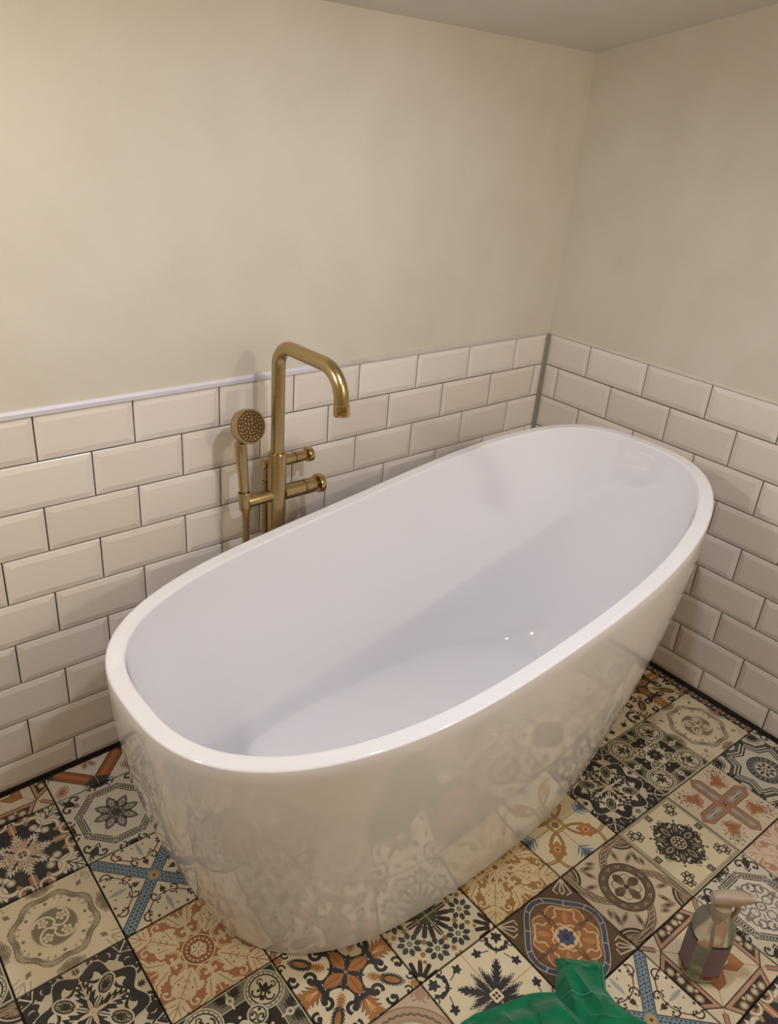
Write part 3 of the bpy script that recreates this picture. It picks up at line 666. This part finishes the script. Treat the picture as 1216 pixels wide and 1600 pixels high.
for i in range(-6, 10):
    for j in range(-4, 15):
        c = FO+FI*(S*(i+.5))+FJ*(S*(j+.5))
        h = S/2-hj
        poly = [(-h, -h), (h, -h), (h, h), (-h, h)]
        # clip against the walls (a dark movement gap is left) in tile axes
        def lim(nw, dw):
            # world half plane nw.p < dw
            nx, ny = nw.dot(FI), nw.dot(-FJ); return nx, ny, dw-nw.dot(c)
        full = True
        for nw, dw in ((Vector((0, 1, 0)), -.0125), (-NB, (-NB).dot(Vector((BX, 0, 0)))-.014), (Vector((-1, 0, 0)), -XL-.01), (Vector((0, -1, 0)), -YF-.01)):
            q = clip_poly(poly, *lim(nw, dw))
            if len(q) != len(poly) or any(abs(a[0]-b[0])+abs(a[1]-b[1]) > 1e-6 for a, b in zip(q, poly)): full = False
            poly = q
            if len(poly) < 3: break
        if len(poly) < 3: continue
        ar = abs(sum(a[0]*b[1]-a[1]*b[0] for a, b in zip(poly, poly[1:]+poly[:1])))/2
        if ar < 2e-4: continue
        k = GRID.get((i, j)) or keys[(i*7+j*5+prev.randrange(3)) % len(keys)]
        mat, lab = PM[k]
        if full:
            if k not in fulltile: fulltile[k] = ftile_mesh(poly, mat)
            me = fulltile[k]
        else: me = ftile_mesh(poly, mat)
        o = link('tile', me, floor)
        m = Matrix((FI, -FJ, Vector((0, 0, 1)))).transposed().to_4x4()
        m.translation = c+Vector((0, 0, prev.uniform(-.0003, .0003)))
        o.matrix_world = m
        if (i, j) in GRID: o['label'] = lab

# ------------------------------------------------------------------ bathtub
BT = dict(cx=-.9091, cy=-.5174, th=-.0130, a=.71, b=.3629, n=2.8018, H=.6025, e1=.0988, e2=.0466, m=.111)
BB = dict(cx=-.966, cy=-.479, a=.542, b=.337, n=2.95)
NT = 200
def sgnp(v, e): return math.copysign(abs(v)**e, v)
def tub_ring(f, z_of, inset=0.0, dz=0.0):
    """f: 0 at the foot, 1 at the rim (plan); z_of(t, rimz) gives height"""
    out = []
    for i in range(NT):
        t = 2*PI*i/NT; c, s = cos(t), sin(t)
        n = BT['n']+BT['m']*c
        uu = sgnp(c, 2/n); u = (BT['a']-inset)*uu; v = (BT['b']-inset)*sgnp(s, 2/n)
        zr = BT['H']+BT['e1']*uu+BT['e2']*uu*uu
        X = BT['cx']+u*cos(BT['th'])-v*sin(BT['th']); Y = BT['cy']+u*sin(BT['th'])+v*cos(BT['th'])
        ub = (BB['a']-inset*1.0)*sgnp(c, 2/BB['n']); vb = (BB['b']-inset*1.0)*sgnp(s, 2/BB['n'])
        xb = BB['cx']+ub; yb = BB['cy']+vb
        out.append((xb+(X-xb)*f, yb+(Y-yb)*f, z_of(zr)+dz))
    return out
def inner_ring(f, zf, c0, ab, bb, inset, nn=2.7):
    """f 1 at the rim, 0 on the basin floor of centre c0 and semi axes ab, bb; zf: 0 floor .. 1 rim"""
    out = []
    for i in range(NT):
        t = 2*PI*i/NT; c, s = cos(t), sin(t)
        n = BT['n']+BT['m']*c
        uu = sgnp(c, 2/n); u = (BT['a']-inset)*uu; v = (BT['b']-inset)*sgnp(s, 2/n)
        zr = BT['H']+BT['e1']*uu+BT['e2']*uu*uu
        X = BT['cx']+u*cos(BT['th'])-v*sin(BT['th']); Y = BT['cy']+u*sin(BT['th'])+v*cos(BT['th'])
        xb = c0[0]+ab*sgnp(c, 2/nn); yb = c0[1]+bb*sgnp(s, 2/nn)
        out.append((xb+(X-xb)*f, yb+(Y-yb)*f, c0[2]+(zr-c0[2])*zf))
    return out
tub = thing('bathtub', 'white oval freestanding slipper bathtub on patterned tiles in the corner', 'bathtub', (-.95, -.5, 0))
inv = Vector((-.95, -.5, 0))
sh = lambda r: [Vector(p)-inv for p in r]
bm = bmesh.new()
R = []
EX = 1.791
# outside, foot upwards
R.append(tub_ring(0, lambda z: .004, .05)); R.append(tub_ring(0, lambda z: 0.001, .004))
for k in range(0, 25):
    t = k/25*.985
    f = 1-(1-t)**EX
    R.append(tub_ring(f, lambda z, t=t: max(.002, z*t) if t > 0 else .003))
w0 = .0331
# rounded lip
for k in range(1, 7):
    a = PI/2*k/6
    R.append(tub_ring(1, lambda z: z-.0045, .0045*(1-cos(a)), .0045*sin(a)))
for q in (.0052, .008, w0*.5, w0-.008, w0-.0048): R.append(tub_ring(1, lambda z: z, q, .0002))
for k in range(0, 6):
    a = PI/2*k/5
    R.append(tub_ring(1, lambda z: z-.004, w0-.004*(1-sin(a)), .004*cos(a)))
# inside, down to the basin floor
c0 = (-.925, -.505, .118); ab, bb = .50, .238
IN = w0
for k in range(1, 31):
    t = k/30
    # profile: steep wall, then a generous cove into the floor
    if t < .72:
        q = t/.72; f = 1-.62*q**1.15; zf = 1-.012-.86*q
    else:
        a = (t-.72)/.28*PI/2
        f = .38*(1-sin(a)); zf = .128*(1-sin(a)) if False else .128*cos(a)**1 if False else .128*(1-sin(a))**1.6
    R.append(inner_ring(f, max(zf, 0), c0, ab, bb, IN))
for q in (.85, .6, .35, .12):
    R.append([(c0[0]+(x-c0[0])*q, c0[1]+(y-c0[1])*q, c0[2]-.004*(1-q)) for x, y, z in inner_ring(0, 0, c0, ab, bb, IN)])
rings(bm, [sh(r) for r in R])
shell = obj('shell', bm, M_TUB, tub, True)

# ------------------------------------------------------------------ floor standing bath tap
FX, FY = -1.053, -.089
tap = thing('bath_tap', 'brushed brass freestanding bath mixer tap between tub and tiled wall', 'tap', (FX, FY, 0))
def P3(x, y, z): return Vector((x, y, z))-Vector((FX, FY, 0))
RX, RY = -1.039, -.046
bm = bmesh.new(); lathe(bm, (0, 0, 0), (0, 0, 1), [(0, .038), (.008, .038), (.010, .036), (.0105, .022)]); obj('base_plate', bm, M_BRASS, tap, True)
bm = bmesh.new(); lathe(bm, (0, 0, .0105), (0, 0, 1), [(0, .0215), (.05, .0215), (.4, .0215), (.7215, .0215), (.7235, .0205), (.7235, .0158)], 40); obj('column', bm, M_BRASS, tap, True)
# riser and spout: one bent pipe
def bend_path():
    zt = .988; y1 = -.23; r1, r2 = .048, .062
    pts = [(0, 0, .73), (0, 0, .80), (0, 0, .87), (0, 0, zt-r1)]
    for k in range(1, 11):
        a = PI/2*k/10; pts.append((0, -(r1-r1*cos(a)), zt-r1+r1*sin(a)))
    ye = -.165
    pts += [(0, -.09, zt), (0, -.13, zt), (0, ye, zt)]
    amax = math.radians(83)
    for k in range(1, 12):
        a = amax*k/11; pts.append((0, ye-r2*sin(a), zt-r2+r2*cos(a)))
    d = Vector((0, -cos(amax), -sin(amax))); e = Vector(pts[-1])
    pts.append(tuple(e+d*.018)); 
    return pts, e+d*.018, d
pts, e_out, d_out = bend_path()
bm = bmesh.new(); tube(bm, pts, .0155, 28); obj('spout', bm, M_BRASS, tap, True)
bm = bmesh.new(); lathe(bm, e_out, d_out, [(-.004, .0155), (-.003, .0168), (.018, .0172), (.0195, .0165), (.0195, .0125), (.012, .0118), (.010, .0)], 32, True, False); obj('aerator', bm, M_BRASSP, tap, True)
# second, thinner supply column behind with the diverter knob
bm = bmesh.new(); lathe(bm, P3(RX, RY, 0), (0, 0, 1), [(0, .013), (.35, .013), (.700, .013), (.703, .011), (.703, 0)], 28, True, False); obj('rear_column', bm, M_BRASS, tap, True)
bm = bmesh.new(); lathe(bm, P3(RX, FY, .30), (0, 1, 0), [(0, .010), (FY*-1+RY, .010)], 20); obj('bridge', bm, M_BRASS, tap, True)
bm = bmesh.new(); lathe(bm, P3(RX, FY, .62), (0, 1, 0), [(0, .010), (FY*-1+RY, .010)], 20); obj('bridge', bm, M_BRASS, tap, True)
def knob(c, L, r, rc, parent, name):
    k = bmesh.new()
    c = Vector(c)
    lathe(k, c, (1, 0, 0), [(0, r), (L*.48, r), (L*.482, r*.84), (L*.518, r*.84), (L*.52, r), (L*.76, r), (L*.775, r*.95), (L*.78, r*.42), (L*.93, r*.42)], 32)
    b = obj(name, k, M_BRASS, parent, True)
    k = bmesh.new()
    lathe(k, c, (1, 0, 0), [(L*.86, r*.45), (L*.862, rc*.97), (L*.875, rc), (L*.965, rc), (L*.98, rc*.97), (L*.98, rc*.84), (L*.95, rc*.80), (L*.95, 0.0)], 36, True, False)
    obj('wheel', k, M_BRASSP, b, True)
    return b
knob(P3(RX+.008, RY, .688), .108, .0142, .0185, tap, 'diverter_knob')
knob(P3(FX+.017, FY, .6265), .116, .0190, .0235, tap, 'temperature_knob')
bm = bmesh.new(); lathe(bm, P3(RX-.008, RY, .690), (-1, 0, 0), [(0, .013), (.018, .013), (.020, .0115), (.020, 0)], 24, True, False)
tube(bm, [P3(RX-.018, RY, .688), P3(RX-.018, RY, .655), P3(RX-.018, RY, .652)], .0065, 16); obj('hose_outlet', bm, M_BRASS, tap, True)
# handset holder arm
HX, HY, HZ = -1.139, -.089, .6265
bm = bmesh.new()
lathe(bm, P3(FX-.015, FY, HZ), (-1, 0, 0), [(0, .0145), (.062, .0145), (.066, .014)], 28)
lathe(bm, P3(HX, HY, HZ-.020), (0, .12, 1), [(0, .0128), (.002, .0138), (.042, .0150), (.044, .0142), (.044, .0125), (.0, .010)], 28, True, True)
obj('handset_holder', bm, M_BRASS, tap, True)

# hand shower (lifts out of its holder) with its hose
hs = thing('hand_shower', 'brushed brass round hand shower resting upright in the tap holder', 'shower head', (HX, HY, HZ+.028))
O_ = Vector((HX, HY, HZ+.028))
hb = Vector((HX, HY+.004, HZ+.026)); ht = Vector((HX-.004, HY+.0135, HZ+.146))
ax = (ht-hb).normalized()
bm = bmesh.new(); Lh = (ht-hb).length
lathe(bm, hb-O_, ax, [(0, .0105), (.002, .0112), (.03, .0118), (Lh-.03, .0135), (Lh-.004, .0138), (Lh-.002, .0130), (Lh, .0085), (Lh+.012, .0078), (Lh+.03, .0078)], 28)
obj('handle', bm, M_BRASS, hs, True)
hn = Vector((.05, -.955, .29)).normalized(); hc = Vector((HX+.010, HY-.002, .8115))
bm = bmesh.new()
lathe(bm, hc-O_, hn, [(-.022, 0.0), (-.022, .030), (-.020, .0355), (-.016, .0385), (.004, .0395), (.006, .0388), (.006, .0355), (.004, .0350)], 40, False, True)
head = obj('head', bm, M_BRASS, hs, True)
u, v = frame(hn)
bm = bmesh.new(); lathe(bm, hc-O_, hn, [(.0035, .0352), (.0048, .0348), (.0050, 0.0)], 36, True, False); fp = obj('spray_face', bm, M_BRASSD, head, True)
bm = bmesh.new()
for rr, nn_ in ((.008, 5), (.0155, 10), (.0230, 16), (.0300, 22)):
    for k in range(nn_):
        a = 2*PI*k/nn_+rr*40
        p_ = hc-O_+(u*cos(a)+v*sin(a))*rr
        lathe(bm, p_, hn, [(.0045, .0024), (.0070, .0018), (.0074, .0008)], 6)
nz = obj('nozzles', bm, M_BRASSP, head, True); nz['kind'] = 'stuff'
# hose: ribbed flexible metal, from the handset down behind the tub and up to the outlet
def bez(p0, p1, p2, p3, n):
    return [p0*(1-t)**3+p1*3*t*(1-t)**2+p2*3*t*t*(1-t)+p3*t**3 for t in (i/n for i in range(n+1))]
TO = Vector((FX, FY, 0))
h0_ = Vector((HX, HY-.001, HZ-.024)); h3_ = Vector((RX-.018, RY, .652))
hp = bez(h0_, Vector((HX, HY-.002, .10)), Vector((RX-.03, RY, -.08)), h3_-Vector((0, 0, .35)), 190)+[h3_-Vector((0, 0, .35-.35*k/60)) for k in range(1, 60)]
bm = bmesh.new(); tube(bm, [p_-TO for p_ in hp], lambda k: .0088 if k % 2 else .0072, 12); obj('hose', bm, M_BRASS, tap, True)
bm = bmesh.new(); tube(bm, [h0_-TO+Vector((0, 0, .012)), h0_-TO+Vector((0, 0, -.012))], .0095, 18); obj('hose_nut', bm, M_BRASSP, tap, True)

# ------------------------------------------------------------------ spray bottle
BO = Vector((-.815, -1.230, 0))
bot = thing('spray_bottle', 'clear plastic spray bottle with lilac labels and white trigger, standing on floor tiles', 'bottle', BO)
bot.rotation_euler = (0, 0, math.radians(-43))
n = N('clear_plastic'); n.set(col=n.ramp(n.noise(20), [(.3, hexc('e0ddd0')), (.7, hexc('e8e6dc'))]), trans=.86, rough=.12, ior=1.25); M_CLEAR = n.m
n = N('lilac_label'); g = n.obj(); z = n.new('ShaderNodeSeparateXYZ'); n.put(z.inputs[0], g)
red = n.mt('MULTIPLY', n.mt('LESS_THAN', z.outputs[2], .030), n.mt('GREATER_THAN', n.noise(60, 2, .5, g), .5))
lc = n.mix(n.mt('GREATER_THAN', z.outputs[2], .110), hexc('a28a94'), hexc('4d4550'))
n.set(col=n.mix(red, lc, hexc('a8442c')), rough=.4); M_LABEL = n.m
n = N('milky_plastic'); n.set(col=n.ramp(n.noise(30), [(.3, hexc('b9a68e')), (.7, hexc('c8b69f'))]), rough=.4, trans=.3); M_MILK = n.m
n = N('amber_insert'); n.set(col=n.ramp(n.noise(50), [(.3, hexc('c08a50')), (.7, hexc('cf9c66'))]), rough=.4); M_AMB = n.m
n = N('cleaning_fluid'); n.set(col=n.ramp(n.noise(12), [(.3, hexc('a9ad86')), (.7, hexc('b9ba98'))]), trans=.8, rough=.05, ior=1.33); M_FLUID = n.m
def ov(z, a, b, n=32, e=2.6, x=0): a *= .86; b *= .86; return [(x+a*sgnp(cos(2*PI*i/n), 2/e), b*sgnp(sin(2*PI*i/n), 2/e), z) for i in range(n)]
bm = bmesh.new()
prof = [(.0, .034, .031), (.003, .040, .037), (.012, .043, .040), (.06, .0445, .0415), (.105, .0445, .0415), (.118, .0440, .0410), (.134, .0430, .0400), (.148, .038, .036), (.159, .029, .028), (.167, .019, .019), (.178, .0165, .0165)]
rings(bm, [ov(*q) for q in prof]); obj('body', bm, M_CLEAR, bot, True)
bm = bmesh.new(); rings(bm, [ov(z, a-.0035, b-.0035) for z, a, b in ((.004, .038, .035), (.012, .042, .039), (.05, .0435, .0405), (.052, .0435, .0405))]); obj('liquid', bm, M_FLUID, bot, True)
def label(i0, i1, name):
    bm = bmesh.new()
    zs = (.018, .05, .09, .116); pr = {.018: (.0436, .0406), .05: (.0447, .0417), .09: (.0449, .0419), .116: (.0446, .0416)}
    vs = []
    for z in zs:
        r_ = ov(z, pr[z][0], pr[z][1]); vs.append([bm.verts.new(r_[k % 32]) for k in range(i0, i1+1)])
    for a, b in zip(vs, vs[1:]):
        for k in range(len(a)-1): bm.faces.new((a[k], a[k+1], b[k+1], b[k]))
    bmesh.ops.solidify(bm, geom=bm.faces[:], thickness=-.0004)
    return obj(name, bm, M_LABEL, bot, True)
label(14, 19, 'label'); label(23, 28, 'label')
bm = bmesh.new(); lathe(bm, (0, 0, .170), (0, 0, 1), [(0, .0185), (.018, .0175), (.020, .015), (.026, .012)], 24); obj('collar', bm, M_MILK, bot, True)
bm = bmesh.new()
hd = []
for x, z0, z1, wy in ((-.026, .199, .206, .006), (-.022, .194, .214, .011), (-.004, .190, .221, .0135), (.018, .194, .222, .013), (.036, .200, .220, .011), (.044, .203, .217, .009)):
    zc, hz = (z0+z1)/2, (z1-z0)/2
    hd.append([(x, wy*sgnp(cos(2*PI*i/20), .75), zc+hz*sgnp(sin(2*PI*i/20), .75)) for i in range(20)])
rings(bm, hd); obj('spray_head', bm, M_MILK, bot, True)
bm = bmesh.new(); lathe(bm, (.043, 0, .210), (1, 0, 0), [(0, .0085), (.010, .008), (.011, .003), (.009, .0015)], 16); obj('nozzle', bm, M_MILK, bot, True)
bm = bmesh.new(); tube(bm, [(.022, 0, .200), (.030, 0, .188), (.031, 0, .172), (.026, 0, .156)], lambda k: (.006, .0055, .005, .004)[k], 12); obj('trigger', bm, M_MILK, bot, True)
bm = bmesh.new(); tube(bm, [(0, 0, .172), (0, 0, .12), (.006, 0, .06), (.014, 0, .012)], .0025, 10); obj('dip_tube', bm, M_MILK, bot, True)
bm = bmesh.new(); lathe(bm, (0, 0, .142), (0, 0, 1), [(0, .006), (.014, .010), (.026, .010)], 16); obj('pump_insert', bm, M_AMB, bot, True)

# ------------------------------------------------------------------ green cloth
n = N('green_cotton'); g = n.geo()
wv = n.noise(420, 2, .6, g)
n.set(col=n.ramp(n.noise(18, 4, .6, g), [(.3, hexc('07603f')), (.7, hexc('0c7852'))]), rough=.9, sheen=.25, spec=.2); n.bump(wv, .25, .001); M_CLOTH = n.m
import mathutils.noise as mn
def cloth_part(path, nv, nu, seed, amp):
    """a crumpled strip of fabric: path of (left edge, right edge, crown height); ridged folds ride on the crown"""
    rows = []
    n_ = len(path)-1
    for k in range(nu+1):
        tt = k/nu*n_; i = min(int(tt), n_-1); t = tt-i; t = t*t*(3-2*t)
        a = Vector(path[i][0]).lerp(Vector(path[i+1][0]), t); b = Vector(path[i][1]).lerp(Vector(path[i+1][1]), t)
        h = path[i][2]*(1-t)+path[i+1][2]*t
        row = []
        for q in range(nv+1):
            w_ = q/nv; p_ = a.lerp(b, w_)
            edge = min(1, min(w_, 1-w_)*6)*min(1, k/nu*8+.15)
            P_ = Vector((p_.x, p_.y, seed))
            warp = mn.noise(P_*9)*.05
            # long soft folds along the strip, and short creases across it
            f1 = abs(mn.noise(Vector(((w_*3.1+warp*9)*1.0, tt*.45, seed))))
            f2 = abs(mn.noise(Vector((w_*1.6+seed, tt*1.5+warp*14, seed*2))))
            f3 = mn.noise(P_*38)
            fold = amp*(1.0-2.1*f1)+amp*.8*(.6-1.9*f2)+amp*.12*f3
            z = .0036+edge*max(0, h*(sin(PI*w_)**.55 if 0 < w_ < 1 else 0)+fold)
            row.append(Vector((p_.x+mn.noise(P_*16+Vector((3, 0, 0)))*.010, p_.y+mn.noise(P_*16+Vector((0, 7, 0)))*.010, z)))
        rows.append(row)
    return rows
def cloth_grid(bm, rows):
    vs = [[bm.verts.new(p_) for p_ in r] for r in rows]
    for a, b in zip(vs, vs[1:]):
        for k in range(len(a)-1): bm.faces.new((a[k], a[k+1], b[k+1], b[k]))
bm = bmesh.new()
z0 = .0036
# a folded flap stands towards the tub's far end, the rest lies crumpled along the bottom
flap = cloth_part([((-1.025, -1.048, z0), (-.960, -1.100, z0), .006), ((-1.045, -1.066, z0), (-.975, -1.118, z0), .018), ((-1.075, -1.086, z0), (-.995, -1.142, z0), .030),
  ((-1.105, -1.108, z0), (-1.005, -1.190, z0), .036), ((-1.130, -1.135, z0), (-.995, -1.245, z0), .034), ((-1.17, -1.18, z0), (-1.02, -1.32, z0), .02), ((-1.22, -1.24, z0), (-1.08, -1.38, z0), .006)], 56, 90, 2.3, .010)
body = cloth_part([((-1.262, -1.012, z0), (-1.302, -1.060, z0), .004), ((-1.225, -1.020, z0), (-1.285, -1.105, z0), .012), ((-1.175, -1.038, z0), (-1.25, -1.150, z0), .016),
  ((-1.130, -1.056, z0), (-1.21, -1.20, z0), .020), ((-1.085, -1.080, z0), (-1.16, -1.25, z0), .026), ((-1.04, -1.12, z0), (-1.10, -1.30, z0), .016), ((-1.01, -1.16, z0), (-1.05, -1.33, z0), .004)], 64, 90, 7.7, .016)
cloth_grid(bm, flap); cloth_grid(bm, body)
cl = obj('cloth', bm, M_CLOTH, None, True)
n = N('pale_thread'); n.set(col=n.ramp(n.noise(300), [(.3, hexc('2d9a74')), (.7, hexc('4bb08c'))]), rough=.9); M_SEAM = n.m
bm = bmesh.new()
for rows_, kk in ((flap, 40),):
    tube(bm, [p_+Vector((0, 0, .0022)) for p_ in rows_[kk][4:-4]], .0010, 6)
sm = obj('seam', bm, M_SEAM, cl, True)
bm = bmesh.new(); tube(bm, [r[-3]+Vector((0, 0, .002)) for r in flap[2:70]], .0010, 6); obj('seam', bm, M_SEAM, cl, True)
md = cl.modifiers.new('thick', 'SOLIDIFY'); md.thickness = .003; md.offset = -1
tag(cl, 'crumpled green cotton cloth lying on the patterned floor tiles', 'cloth')
